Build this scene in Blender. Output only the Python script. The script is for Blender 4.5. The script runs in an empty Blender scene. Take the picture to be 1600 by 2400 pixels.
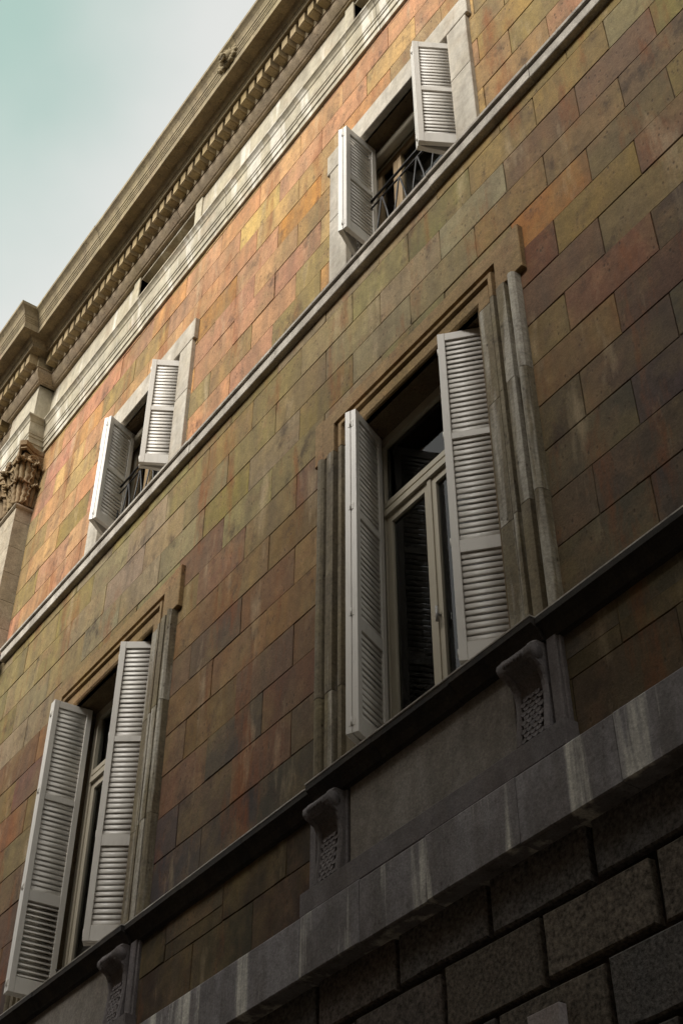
import bpy, bmesh, math, random
from mathutils import Vector, Matrix
rnd = random.Random(7)
S = bpy.context.scene
C = S.collection
PI = math.pi

# ------------------------------------------------------------------ camera
EYE = 1.6            # camera height above the street
DIST = 4.5           # metres from the camera to the wall plane
cam_d = bpy.data.cameras.new('camera')
cam = bpy.data.objects.new('camera', cam_d)
C.objects.link(cam)
CR = ((0.5818725, 0.8132800, 0.0001848), (0.5451343, -0.3901926, 0.7420096), (-0.6035337, 0.4316543, 0.6703892))
cam.matrix_world = Matrix(((CR[0][0], CR[1][0], -CR[2][0], 0), (CR[0][1], CR[1][1], -CR[2][1], -DIST),
                           (CR[0][2], CR[1][2], -CR[2][2], EYE), (0, 0, 0, 1)))
cam_d.sensor_fit = 'VERTICAL'
cam_d.sensor_height = 36
FPX = 3308.275
cam_d.lens = FPX * 36 / 2400
cam_d.clip_start = 0.05
cam_d.clip_end = 3000
S.camera = cam

# ------------------------------------------------------------------ sky, sun, exposure
SUN_DIR = Vector((0.03, -0.80, 0.60)).normalized()      # towards the sun
SUN_EL = math.asin(SUN_DIR.z)
world = bpy.data.worlds.new('World')
S.world = world
world.use_nodes = True
wn, wl = world.node_tree.nodes, world.node_tree.links
wn.clear()
wo = wn.new('ShaderNodeOutputWorld'); wb = wn.new('ShaderNodeBackground')
sky = wn.new('ShaderNodeTexSky')
sky.sky_type = 'NISHITA'; sky.sun_disc = False
sky.sun_elevation = SUN_EL
sky.sun_rotation = math.atan2(SUN_DIR.x, SUN_DIR.y)
sky.air_density = 1.3; sky.dust_density = 2.5; sky.ozone_density = 0.6
tc = wn.new('ShaderNodeTexCoord')
nz = wn.new('ShaderNodeTexNoise'); nz.inputs['Scale'].default_value = 1.9; nz.inputs['Detail'].default_value = 3
nz.inputs['Roughness'].default_value = 0.45
mp = wn.new('ShaderNodeMapping'); mp.inputs['Location'].default_value = (0.35, 0.2, 0.1); mp.inputs['Scale'].default_value = (1, 1, 1.6)
rp = wn.new('ShaderNodeMapRange'); rp.inputs['From Min'].default_value = 0.36; rp.inputs['From Max'].default_value = 0.62
rp.inputs['To Min'].default_value = 0.85; rp.inputs['To Max'].default_value = 1.0
mx = wn.new('ShaderNodeMix'); mx.data_type = 'RGBA'
mx.inputs[7].default_value = (2.72, 2.70, 2.64, 1)       # thin bright cloud veil
dt = wn.new('ShaderNodeVectorMath'); dt.operation = 'DOT_PRODUCT'; dt.inputs[1].default_value = (-0.5402, -0.0361, 0.8408)   # a gap in the cloud
gr = wn.new('ShaderNodeMapRange'); gr.inputs['From Min'].default_value = math.cos(math.radians(4.0)); gr.inputs['From Max'].default_value = math.cos(math.radians(16.5)); gr.interpolation_type = 'SMOOTHSTEP'
gr.inputs['To Min'].default_value = 0.0; gr.inputs['To Max'].default_value = 1.0
vf = wn.new('ShaderNodeMath'); vf.operation = 'MULTIPLY'
tint = wn.new('ShaderNodeMix'); tint.data_type = 'RGBA'; tint.blend_type = 'MULTIPLY'; tint.inputs[0].default_value = 1; tint.inputs[7].default_value = (1.20, 1.20, 0.68, 1)
wl.new(tc.outputs['Generated'], mp.inputs['Vector']); wl.new(mp.outputs[0], nz.inputs['Vector'])
wl.new(tc.outputs['Generated'], dt.inputs[0]); wob = wn.new('ShaderNodeMath'); wob.operation = 'MULTIPLY_ADD'; wob.inputs[1].default_value = -0.03
nw = wn.new('ShaderNodeTexNoise'); nw.inputs['Scale'].default_value = 5; nw.inputs['Detail'].default_value = 4; wl.new(tc.outputs['Generated'], nw.inputs['Vector'])
sb = wn.new('ShaderNodeMath'); sb.operation = 'SUBTRACT'; sb.inputs[1].default_value = 0.5; wl.new(nw.outputs['Fac'], sb.inputs[0])
wl.new(sb.outputs[0], wob.inputs[0]); wl.new(dt.outputs['Value'], wob.inputs[2]); wl.new(wob.outputs[0], gr.inputs['Value'])
wl.new(nz.outputs['Fac'], rp.inputs['Value']); wl.new(rp.outputs[0], vf.inputs[0]); wl.new(gr.outputs[0], vf.inputs[1]); wl.new(vf.outputs[0], mx.inputs[0])
wl.new(sky.outputs[0], tint.inputs[6]); wl.new(tint.outputs[2], mx.inputs[6]); wl.new(mx.outputs[2], wb.inputs[0])
wb.inputs[1].default_value = 0.08
wl.new(wb.outputs[0], wo.inputs[0])
sun_d = bpy.data.lights.new('sun', 'SUN'); sun_d.energy = 1.5; sun_d.angle = math.radians(34); sun_d.color = (1, 0.965, 0.91)
sun = bpy.data.objects.new('sun', sun_d); C.objects.link(sun)
sun.rotation_euler = SUN_DIR.to_track_quat('Z', 'Y').to_euler()
sun.location = (-6, -12, 22)
vs = S.view_settings
vs.view_transform = 'Standard'; vs.look = 'None'; vs.gamma = 1; vs.use_curve_mapping = False
vs.exposure = 1.9
S.render.engine = 'CYCLES'
S.cycles.use_denoising = True
S.cycles.max_bounces = 6; S.cycles.diffuse_bounces = 4; S.cycles.glossy_bounces = 3
S.cycles.transparent_max_bounces = 12

# ------------------------------------------------------------------ helpers
def W(x, d, z):
    """along the facade, out from the wall, up from the eye level -> world"""
    return (x, -d, z + EYE)

def project(p):
    v = Vector(p) - Vector((0, -DIST, EYE))
    a = [sum(CR[i][k] * v[k] for k in range(3)) for i in range(3)]
    if a[2] <= 0.01: return None
    return 800 + FPX * a[0] / a[2], 1200 - FPX * a[1] / a[2]

def in_frame(pts, m=4):
    q = [project(p) for p in pts]
    q = [a for a in q if a]
    if not q: return False
    return (max(a[0] for a in q) > -m and min(a[0] for a in q) < 1600 + m and
            max(a[1] for a in q) > -m and min(a[1] for a in q) < 2400 + m)

def srgb(r, g, b):
    f = lambda c: (c / 255 / 12.92) if c / 255 < 0.04045 else ((c / 255 + 0.055) / 1.055) ** 2.4
    return (f(r), f(g), f(b), 1)

WORLD = {}
def link(o, parent=None, loc=(0, 0, 0), rot=None):
    C.objects.link(o)
    WORLD[o.name] = Vector(loc)
    if parent is not None:
        o.parent = parent
        o.location = Vector(loc) - WORLD.get(parent.name, Vector((0, 0, 0)))
    else:
        o.location = loc
    if rot: o.rotation_euler = rot
    return o

def empty(name, loc, label=None, cat=None, group=None, rot=None):
    o = bpy.data.objects.new(name, None)
    o.empty_display_size = 0.2
    link(o, None, loc, rot)
    tag(o, label, cat, group)
    return o

def tag(o, label=None, cat=None, group=None, kind=None):
    if label: o['label'] = label
    if cat: o['category'] = cat
    if group: o['group'] = group
    if kind: o['kind'] = kind
    return o

class MB:
    def __init__(s): s.v = []; s.f = []; s.smooth = set()
    def add(s, vs, fs, smooth=False):
        n = len(s.v); s.v += [tuple(p) for p in vs]
        for f in fs:
            if smooth: s.smooth.add(len(s.f))
            s.f.append([i + n for i in f])
        return s
    def box(s, x0, x1, d0, d1, z0, z1):
        p = [W(x, d, z) for z in (z0, z1) for d in (d0, d1) for x in (x0, x1)]
        # 0:x0d0z0 1:x1d0z0 2:x0d1z0 3:x1d1z0 4..7 same on top
        s.add(p, [(0, 1, 3, 2), (4, 6, 7, 5), (2, 3, 7, 6), (0, 4, 5, 1), (0, 2, 6, 4), (1, 5, 7, 3)])
        return s
    def raw(s, x0, x1, y0, y1, z0, z1):
        p = [(x, y, z) for z in (z0, z1) for y in (y0, y1) for x in (x0, x1)]
        s.add(p, [(0, 2, 3, 1), (4, 5, 7, 6), (2, 6, 7, 3), (0, 1, 5, 4), (0, 4, 6, 2), (1, 3, 7, 5)])
        return s
    def bbox(s, x0, x1, d0, d1, z0, z1, c=0.006):
        """box with chamfered front edges; d1 is the front"""
        a = [W(x, d0, z) for x, z in ((x0, z0), (x1, z0), (x1, z1), (x0, z1))]
        b = [W(x, d1 - c, z) for x, z in ((x0, z0), (x1, z0), (x1, z1), (x0, z1))]
        e = [W(x, d1, z) for x, z in ((x0 + c, z0 + c), (x1 - c, z0 + c), (x1 - c, z1 - c), (x0 + c, z1 - c))]
        fs = [(8, 9, 10, 11), (3, 2, 1, 0)]
        for i in range(4):
            j = (i + 1) % 4
            fs += [(i, j, 4 + j, 4 + i), (4 + i, 4 + j, 8 + j, 8 + i)]
        return s.add(a + b + e, fs)
    def sweep(s, rows, closed=False, smooth=False):
        """rows: list of equally long point lists"""
        n = len(rows[0]); base = [p for r in rows for p in r]; fs = []
        for i in range(len(rows) - 1):
            for j in range(n if closed else n - 1):
                k = (j + 1) % n
                fs.append((i * n + j, i * n + k, (i + 1) * n + k, (i + 1) * n + j))
        if closed:
            fs.append(tuple(range(n))[::-1]); fs.append(tuple((len(rows) - 1) * n + i for i in range(n)))
        return s.add(base, fs, smooth)
    def tube(s, pts, r, seg=8, radii=None):
        pts = [Vector(p) for p in pts]; rows = []
        for i, p in enumerate(pts):
            t = (pts[min(i + 1, len(pts) - 1)] - pts[max(i - 1, 0)]).normalized()
            up = Vector((0, 0, 1)) if abs(t.z) < 0.9 else Vector((1, 0, 0))
            a = t.cross(up).normalized(); b = t.cross(a)
            q = radii[i] if radii else r
            rows.append([p + (a * math.cos(2 * PI * k / seg) + b * math.sin(2 * PI * k / seg)) * q for k in range(seg)])
        return s.sweep(rows, True, True)
    def blob(s, c, r, n=8, m=6):
        rows = []
        for i in range(m + 1):
            th = PI * i / m
            rows.append([(c[0] + r[0] * math.sin(th) * math.cos(2 * PI * k / n), c[1] + r[1] * math.sin(th) * math.sin(2 * PI * k / n), c[2] + r[2] * math.cos(th)) for k in range(n)])
        return s.sweep(rows, True, True)
    def mesh(s, name, mat):
        me = bpy.data.meshes.new(name); me.from_pydata(s.v, [], s.f); me.materials.append(mat)
        for i in s.smooth: me.polygons[i].use_smooth = True
        bm = bmesh.new(); bm.from_mesh(me); bmesh.ops.recalc_face_normals(bm, faces=bm.faces); bm.to_mesh(me); bm.free()
        return me
    def obj(s, name, mat, parent=None):
        """verts are world coordinates; the object's origin goes to the middle of the foot of the mesh"""
        xs = [p[0] for p in s.v]; ys = [p[1] for p in s.v]; zs = [p[2] for p in s.v]
        o = Vector(((min(xs) + max(xs)) / 2, (min(ys) + max(ys)) / 2, min(zs)))
        s.v = [tuple(Vector(p) - o) for p in s.v]
        ob = bpy.data.objects.new(name, s.mesh(name, mat))
        return link(ob, parent, o)
    def local(s, name, mat, parent, loc=(0, 0, 0), rot=None):
        """verts in the parent's frame"""
        ob = bpy.data.objects.new(name, s.mesh(name, mat))
        C.objects.link(ob); ob.parent = parent; ob.location = loc
        if rot: ob.rotation_euler = rot
        return ob

# ------------------------------------------------------------------ materials
def mat(name):
    m = bpy.data.materials.new(name); m.use_nodes = True
    nt = m.node_tree; b = nt.nodes['Principled BSDF']
    b.inputs['Specular IOR Level'].default_value = 0.25
    return m, nt.nodes, nt.links, b

def pos_vec(N, L, scale=(1, 1, 1), rand=True):
    g = N.new('ShaderNodeNewGeometry'); mp = N.new('ShaderNodeMapping'); mp.inputs['Scale'].default_value = scale
    if rand:
        oi = N.new('ShaderNodeObjectInfo'); mu = N.new('ShaderNodeVectorMath'); mu.operation = 'MULTIPLY_ADD'
        cb = N.new('ShaderNodeCombineXYZ'); L.new(oi.outputs['Random'], cb.inputs[0]); L.new(oi.outputs['Random'], cb.inputs[1]); L.new(oi.outputs['Random'], cb.inputs[2])
        mu.inputs[1].default_value = (17, 29, 41)
        L.new(cb.outputs[0], mu.inputs[0]); L.new(g.outputs['Position'], mu.inputs[2]); L.new(mu.outputs[0], mp.inputs[0])
    else:
        L.new(g.outputs['Position'], mp.inputs[0])
    return mp.outputs[0]

def noise(N, L, vec, scale, detail=4, rough=0.55):
    n = N.new('ShaderNodeTexNoise'); n.inputs['Scale'].default_value = scale; n.inputs['Detail'].default_value = detail
    n.inputs['Roughness'].default_value = rough; L.new(vec, n.inputs['Vector']); return n.outputs['Fac']

def ramp(N, L, src, a, b, lo=0.0, hi=1.0):
    r = N.new('ShaderNodeMapRange'); r.inputs['From Min'].default_value = a; r.inputs['From Max'].default_value = b
    r.inputs['To Min'].default_value = lo; r.inputs['To Max'].default_value = hi; L.new(src, r.inputs['Value']); return r.outputs[0]

def mixc(N, L, fac, a, b, mode='MIX'):
    m = N.new('ShaderNodeMix'); m.data_type = 'RGBA'; m.blend_type = mode
    for s, i in ((fac, 0), (a, 6), (b, 7)):
        if hasattr(s, 'links') or hasattr(s, 'is_linked'): L.new(s, m.inputs[i])
        else: m.inputs[i].default_value = s
    return m.outputs[2]

def math2(N, L, op, a, b):
    m = N.new('ShaderNodeMath'); m.operation = op
    for s, i in ((a, 0), (b, 1)):
        if hasattr(s, 'is_linked'): L.new(s, m.inputs[i])
        else: m.inputs[i].default_value = s
    return m.outputs[0]

def bump(N, L, b, h, strength=0.4, dist=0.01):
    bp = N.new('ShaderNodeBump'); bp.inputs['Strength'].default_value = strength; bp.inputs['Distance'].default_value = dist
    L.new(h, bp.inputs['Height']); L.new(bp.outputs[0], b.inputs['Normal'])

def stone_material(name, base=None, rough_amt=1.0, pits=1.0, streak=0.35, hue=0.5, tint_a=(150, 128, 78), tint_b=(176, 122, 92), bump_s=0.5, fine=70, light=None, rand=True, grime=0.0, island=None, speck=(0.70, 1.2)):
    """weathered stone: base colour from the object (or given), cloudy patches, rain streaks, grains and pits"""
    m, N, L, b = mat(name)
    v = pos_vec(N, L, rand=rand); vz = pos_vec(N, L, (1, 1, 0.16), rand=rand)
    if base == 'island':
        ge = N.new('ShaderNodeNewGeometry'); cr = N.new('ShaderNodeValToRGB'); L.new(ge.outputs['Random Per Island'], cr.inputs[0]); cr.color_ramp.interpolation = 'CONSTANT'
        for q_, c_ in enumerate(island):
            e_ = cr.color_ramp.elements[q_] if q_ < 2 else cr.color_ramp.elements.new(0.5)
            e_.position = q_ / len(island); e_.color = srgb(*c_)
        col = cr.outputs[0]
    elif base is None:
        oi = N.new('ShaderNodeObjectInfo'); col = oi.outputs['Color']
    else:
        c = N.new('ShaderNodeRGB'); c.outputs[0].default_value = srgb(*base); col = c.outputs[0]
    n1 = noise(N, L, v, 1.7, 5, 0.6); n2 = noise(N, L, v, 3.1, 5, 0.65); n3 = noise(N, L, vz, 5.0, 4, 0.6)
    n4 = noise(N, L, v, fine, 3, 0.7); n5 = noise(N, L, v, 11, 4, 0.7)
    col = mixc(N, L, ramp(N, L, n1, 0.48, 0.72, 0, hue), col, srgb(*tint_a))
    col = mixc(N, L, ramp(N, L, n2, 0.52, 0.75, 0, hue), col, srgb(*tint_b))
    col = mixc(N, L, ramp(N, L, n3, 0.38, 0.68, 0, streak), col, (0.10, 0.08, 0.06, 1))
    vc = pos_vec(N, L, (1, 1, 0.45), rand=False); nc = noise(N, L, vc, 0.9, 5, 0.6); nd = noise(N, L, vc, 1.6, 5, 0.62)
    col = mixc(N, L, ramp(N, L, nc, 0.45, 0.7, 0, hue * 0.9), col, mixc(N, L, 0.5, col, srgb(*tint_a)))
    col = mixc(N, L, ramp(N, L, nd, 0.5, 0.72, 0, hue * 0.8), col, mixc(N, L, 0.6, col, (0.16, 0.10, 0.065, 1)))
    if grime:
        # stains that run on over several blocks: rusty runs, soot blots, pale washed runs
        vg = pos_vec(N, L, (1, 1, 0.22), rand=False); g1 = noise(N, L, vg, 2.3, 6, 0.68); g2 = noise(N, L, pos_vec(N, L, (1, 1, 0.7), rand=False), 2.9, 6, 0.7); g3 = noise(N, L, vg, 3.7, 5, 0.6)
        col = mixc(N, L, ramp(N, L, g1, 0.54, 0.66, 0, 0.60 * grime), col, srgb(132, 78, 44))
        col = mixc(N, L, ramp(N, L, g2, 0.56, 0.68, 0, 0.60 * grime), col, srgb(64, 52, 46))
        col = mixc(N, L, ramp(N, L, g3, 0.58, 0.70, 0, 0.40 * grime), col, srgb(186, 166, 134))
    if light:
        n6 = noise(N, L, pos_vec(N, L, (1, 1, 0.07), rand=rand), 5.2, 4, 0.6)
        col = mixc(N, L, ramp(N, L, n6, 0.53, 0.62, 0, light), col, srgb(234, 230, 220))
    col = mixc(N, L, 1.0, col, mixc(N, L, ramp(N, L, n5, 0.3, 0.7), (0.78, 0.78, 0.78, 1), (1.12, 1.12, 1.12, 1)), 'MULTIPLY')
    col = mixc(N, L, rough_amt, col, mixc(N, L, ramp(N, L, n4, 0.3, 0.7), (speck[0],) * 3 + (1,), (speck[1],) * 3 + (1,)), 'MULTIPLY')
    vo = N.new('ShaderNodeTexVoronoi'); vo.inputs['Scale'].default_value = 24; L.new(pos_vec(N, L, (1, 1, 0.55), rand=rand), vo.inputs['Vector'])
    pit = math2(N, L, 'MULTIPLY', ramp(N, L, vo.outputs['Distance'], 0.27, 0.08, 0, 1), ramp(N, L, n2, 0.46, 0.58, 0, 1))
    col = mixc(N, L, math2(N, L, 'MULTIPLY', pit, 0.65 * pits), col, (0.05, 0.035, 0.025, 1))
    L.new(col, b.inputs['Base Color'])
    b.inputs['Roughness'].default_value = 0.88
    h = math2(N, L, 'SUBTRACT', math2(N, L, 'ADD', math2(N, L, 'MULTIPLY', n4, 0.5), math2(N, L, 'MULTIPLY', n5, 0.7)), math2(N, L, 'MULTIPLY', pit, 0.8 * pits))
    bump(N, L, b, h, bump_s, 0.008)
    return m

M = {}
M['ashlar'] = stone_material('ashlar_sandstone', None, rough_amt=0.75, hue=0.6, tint_a=(148, 128, 84), tint_b=(146, 112, 84), streak=0.5, grime=1.15)
kw = dict(rough_amt=0.75, hue=0.6, tint_a=(148, 128, 84), tint_b=(146, 112, 84), streak=0.5, grime=1.15)
M['ashlar_rest_up'] = stone_material('ashlar_sandstone_rest_upper', 'island', island=[(190, 142, 106), (140, 122, 78), (182, 130, 104), (186, 150, 102), (172, 128, 96)], **kw)
M['ashlar_rest'] = stone_material('ashlar_sandstone_rest', 'island', island=[(122, 96, 70), (112, 88, 72), (100, 78, 70), (126, 104, 72), (94, 82, 74)], **kw)
M['mortar'] = stone_material('mortar', (112, 96, 74), hue=0.2)
M['marble'] = stone_material('weathered_marble', (194, 187, 174), hue=0.25, pits=0.4, streak=0.42, rough_amt=0.25, bump_s=0.2, tint_b=(180, 150, 130))
M['limestone'] = stone_material('cream_limestone', (186, 178, 158), hue=0.25, pits=0.3, streak=0.4, light=0.5, rough_amt=0.35, bump_s=0.25, tint_a=(190, 174, 128))
M['jamb'] = stone_material('grey_lichen_stone', (134, 124, 104), hue=0.65, pits=1.0, streak=0.6, light=0.35, tint_a=(140, 128, 92), tint_b=(88, 84, 80), bump_s=0.9, fine=45)
M['head'] = stone_material('brown_head_stone', (154, 128, 92), hue=0.5, streak=0.35, tint_a=(140, 118, 66), tint_b=(150, 96, 66), bump_s=0.6)
M['bed'] = stone_material('brown_cornice_stone', (176, 158, 134), hue=0.5, streak=0.4, tint_a=(150, 132, 84), tint_b=(170, 140, 112))
M['dentil'] = stone_material('dentil_stone', (178, 158, 122), hue=0.6, streak=0.3, tint_a=(140, 118, 62), tint_b=(112, 82, 68))
M['corona'] = stone_material('corona_stone', (160, 145, 116), hue=0.45, streak=0.5, tint_a=(128, 118, 76), tint_b=(128, 104, 82))
M['capital'] = stone_material('capital_stone', (150, 128, 98), hue=0.45, streak=0.4, tint_a=(160, 138, 86), tint_b=(128, 88, 72))
M['shaft'] = stone_material('pilaster_stone', (186, 174, 154), hue=0.3, streak=0.4, pits=0.4, tint_b=(140, 112, 92))
M['sooty'] = stone_material('sooty_cornice_stone', (58, 56, 56), hue=0.35, streak=0.5, tint_a=(66, 62, 50), tint_b=(44, 42, 44), pits=0.3)
M['edge'] = stone_material('pale_edge_stone', (226, 221, 214), hue=0.2, streak=0.3, pits=0.3)  # paler strip along the top edge of the sill cornice
M['band'] = stone_material('grey_band_stone', (164, 160, 163), hue=0.4, streak=0.5, tint_a=(104, 98, 96), tint_b=(96, 88, 88), light=0.95, pits=0.6)
M['string'] = stone_material('string_course_marble', (198, 191, 180), hue=0.3, streak=0.5, pits=0.3, tint_a=(150, 140, 120), tint_b=(140, 132, 126))
M['apron'] = stone_material('grey_plaster', (152, 146, 139), hue=0.4, streak=0.45, tint_a=(130, 120, 104), tint_b=(96, 90, 86), pits=0.2)
M['console'] = stone_material('console_stone', (132, 126, 127), hue=0.4, streak=0.4, tint_a=(78, 76, 74), tint_b=(74, 68, 70), pits=0.3)
M['rustic'] = stone_material('hammered_rustic_stone', None, rough_amt=1.0, hue=0.3, tint_a=(98, 90, 84), tint_b=(92, 80, 76), bump_s=1.0, speck=(0.25, 1.9), fine=42, pits=0.7)
M['rustic_rest'] = stone_material('hammered_rustic_stone_rest', (90, 80, 70), hue=0.35, tint_a=(92, 82, 62), tint_b=(92, 74, 62), bump_s=1.0, fine=38)
M['joint'] = stone_material('dark_joint', (26, 24, 23), hue=0.2)
M['soil'] = stone_material('street_paving', (84, 80, 76), hue=0.3, rand=False)
M['stucco'] = stone_material('opposite_stucco', (118, 104, 88), hue=0.2, rand=False)

def paint(name, col, rough=0.42, dirt=0.25, dirt_col=(0.16, 0.14, 0.12, 1)):
    m, N, L, b = mat(name)
    v = pos_vec(N, L); vz = pos_vec(N, L, (1, 1, 0.25))
    n1 = noise(N, L, vz, 9, 5, 0.65); n2 = noise(N, L, v, 40, 4, 0.7)
    c = mixc(N, L, ramp(N, L, n1, 0.5, 0.8, 0, dirt), srgb(*col), dirt_col)
    c = mixc(N, L, ramp(N, L, n2, 0.62, 0.76, 0, dirt), c, dirt_col)
    L.new(c, b.inputs['Base Color']); b.inputs['Roughness'].default_value = rough
    b.inputs['Specular IOR Level'].default_value = 0.4
    bump(N, L, b, n2, 0.12, 0.003)
    return m
M['white'] = paint('white_shutter_paint', (216, 211, 203), 0.4, dirt=0.24)
M['cream'] = paint('cream_window_paint', (178, 170, 152), dirt=0.25)
M['wood'] = paint('bare_window_wood', (158, 134, 100), 0.6, 0.3)
M['iron'] = paint('black_iron', (34, 33, 34), 0.5, 0.2)
M['steel'] = paint('bright_wire', (170, 168, 164), 0.35, 0.2)
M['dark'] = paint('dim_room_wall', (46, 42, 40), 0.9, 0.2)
M['plaque'] = stone_material('plaque_stone', (186, 178, 180), hue=0.2, pits=0.2, streak=0.3)
m, N, L, b = mat('window_glass'); M['glass'] = m
N.remove(b)
tr = N.new('ShaderNodeBsdfTransparent'); tr.inputs[0].default_value = (0.55, 0.60, 0.57, 1)
gl = N.new('ShaderNodeBsdfGlossy'); gl.inputs['Roughness'].default_value = 0.03
fr = N.new('ShaderNodeFresnel'); fr.inputs[0].default_value = 1.5; ms = N.new('ShaderNodeMixShader')
L.new(fr.outputs[0], ms.inputs[0]); L.new(tr.outputs[0], ms.inputs[1]); L.new(gl.outputs[0], ms.inputs[2])
L.new(ms.outputs[0], N['Material Output'].inputs[0])

# ------------------------------------------------------------------ street, and unseen houses added across it, sized to shade the front
g = MB(); g.add([(-900, -900, 0), (900, -900, 0), (900, 900, 0), (-900, 900, 0)], [(0, 1, 2, 3)])
tag(g.obj('ground', M['soil']), kind='structure')

def shading_house(x0, x1, height, label, mt):
    root = empty('shading_house', ((x0 + x1) / 2, -9.2, 0), label, 'house', 'unseen shading houses across the street')
    b = MB(); holes = []
    x = x0 + 1.4
    while x + 1.4 < x1:
        holes.append((x, x + 1.2)); x += 3.4
    zr = [(z, z + 2.1) for z in (1.0, 5.0, 8.8, 12.6) if z + 2.6 < height]
    xb = sorted({x0, x1} | {h for hh in holes for h in hh}); zb = sorted({0.0, height} | {z for zz in zr for z in zz})
    for i in range(len(xb) - 1):
        for j in range(len(zb) - 1):
            hole = (xb[i], xb[i + 1]) in holes and (zb[j], zb[j + 1]) in zr
            b.raw(xb[i], xb[i + 1], -15, -9.4 if hole else -9.2, zb[j], zb[j + 1])
    b.obj('wall', mt, root)
    b = MB(); b.raw(x0 + 0.01, x1 - 0.01, -15.2, -8.85, height + 0.002, height + 0.3); b.obj('eaves', mt, root)
    for h in holes:
        for z in zr:
            q = MB(); q.raw(h[0] + 0.05, h[1] - 0.05, -9.395, -9.36, z[0] + 0.05, z[1] - 0.05); q.obj('window', M['dark'], root)
shading_house(-8.0, 20.0, 16.8, 'tall unseen stuccoed house added across the street to shade the palace front', M['stucco'])
shading_house(-40.0, -8.01, 14.9, 'lower unseen stuccoed house added across the street, shading the far end less', M['stucco'])

# ------------------------------------------------------------------ the palace
AX = (-5.411, -9.947)                      # window axes
XR, XL = 2.0, -17.0                        # ends of the facade that is built
bld = empty('palace', (-7.5, 0.0, 0), 'ochre ashlar palace front with string courses, bracketed sills and heavy cornice', 'building')
HOLE_LO = [(a - (0.75 if a == AX[0] else 0.80), a + 0.75, 4.60, 7.71) for a in AX]
HOLE_UP = [(a - 0.755, a + 0.755, 9.66, 11.385) for a in AX]
HOLES = HOLE_LO + HOLE_UP

def grid_wall(b, x0, x1, z0, z1, d, holes):
    xb = sorted({x0, x1} | {v for h in holes for v in h[:2]}); zb = sorted({z0, z1} | {v for h in holes for v in h[2:]})
    for i in range(len(xb) - 1):
        for j in range(len(zb) - 1):
            cx, cz = (xb[i] + xb[i + 1]) / 2, (zb[j] + zb[j + 1]) / 2
            if any(h[0] < cx < h[1] and h[2] < cz < h[3] for h in holes): continue
            b.add([W(xb[i], d, zb[j]), W(xb[i + 1], d, zb[j]), W(xb[i + 1], d, zb[j + 1]), W(xb[i], d, zb[j + 1])], [(0, 1, 2, 3)])
b = MB(); grid_wall(b, XL, XR, 3.5, 12.95, -0.009, HOLES)
for h in HOLES:       # reveals
    x0, x1, z0, z1 = h
    for p in ([(x0, z0), (x0, z1)], [(x0, z1), (x1, z1)], [(x1, z1), (x1, z0)], [(x1, z0), (x0, z0)]):
        b.add([W(p[0][0], -0.014, p[0][1]), W(p[1][0], -0.014, p[1][1]), W(p[1][0], -0.46, p[1][1]), W(p[0][0], -0.46, p[0][1])], [(0, 1, 2, 3)])
# the body behind the front: sides, back and roof
for a, c in (((XL, -0.014), (XL, -8)), ((XL, -8), (XR, -8)), ((XR, -8), (XR, -0.014))):
    b.add([W(a[0], a[1], -EYE), W(c[0], c[1], -EYE), W(c[0], c[1], 14.9), W(a[0], a[1], 14.9)], [(0, 1, 2, 3)])
b.add([W(XL, -8, 14.9), W(XR, -8, 14.9), W(XR, 0.3, 14.9), W(XL, 0.3, 14.9)], [(0, 1, 2, 3)])
wall = b.obj('wall', M['mortar'], bld)

# ---- ashlar blocks -------------------------------------------------
PIT = 0.0845 * DIST
MOD = 0.1695 * DIST
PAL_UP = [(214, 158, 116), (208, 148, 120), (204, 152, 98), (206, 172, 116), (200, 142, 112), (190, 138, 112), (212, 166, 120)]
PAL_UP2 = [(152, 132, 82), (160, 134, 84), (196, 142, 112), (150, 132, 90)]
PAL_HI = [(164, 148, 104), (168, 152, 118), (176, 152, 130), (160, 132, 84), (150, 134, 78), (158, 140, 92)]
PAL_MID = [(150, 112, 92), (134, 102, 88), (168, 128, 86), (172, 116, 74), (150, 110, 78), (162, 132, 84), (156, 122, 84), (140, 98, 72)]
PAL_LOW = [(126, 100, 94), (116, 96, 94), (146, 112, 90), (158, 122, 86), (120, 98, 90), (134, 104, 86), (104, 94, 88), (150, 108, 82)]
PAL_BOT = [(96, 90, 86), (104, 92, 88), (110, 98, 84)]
PAL_DADO = [(84, 72, 54), (92, 68, 54), (88, 76, 58), (76, 66, 54)]
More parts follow.
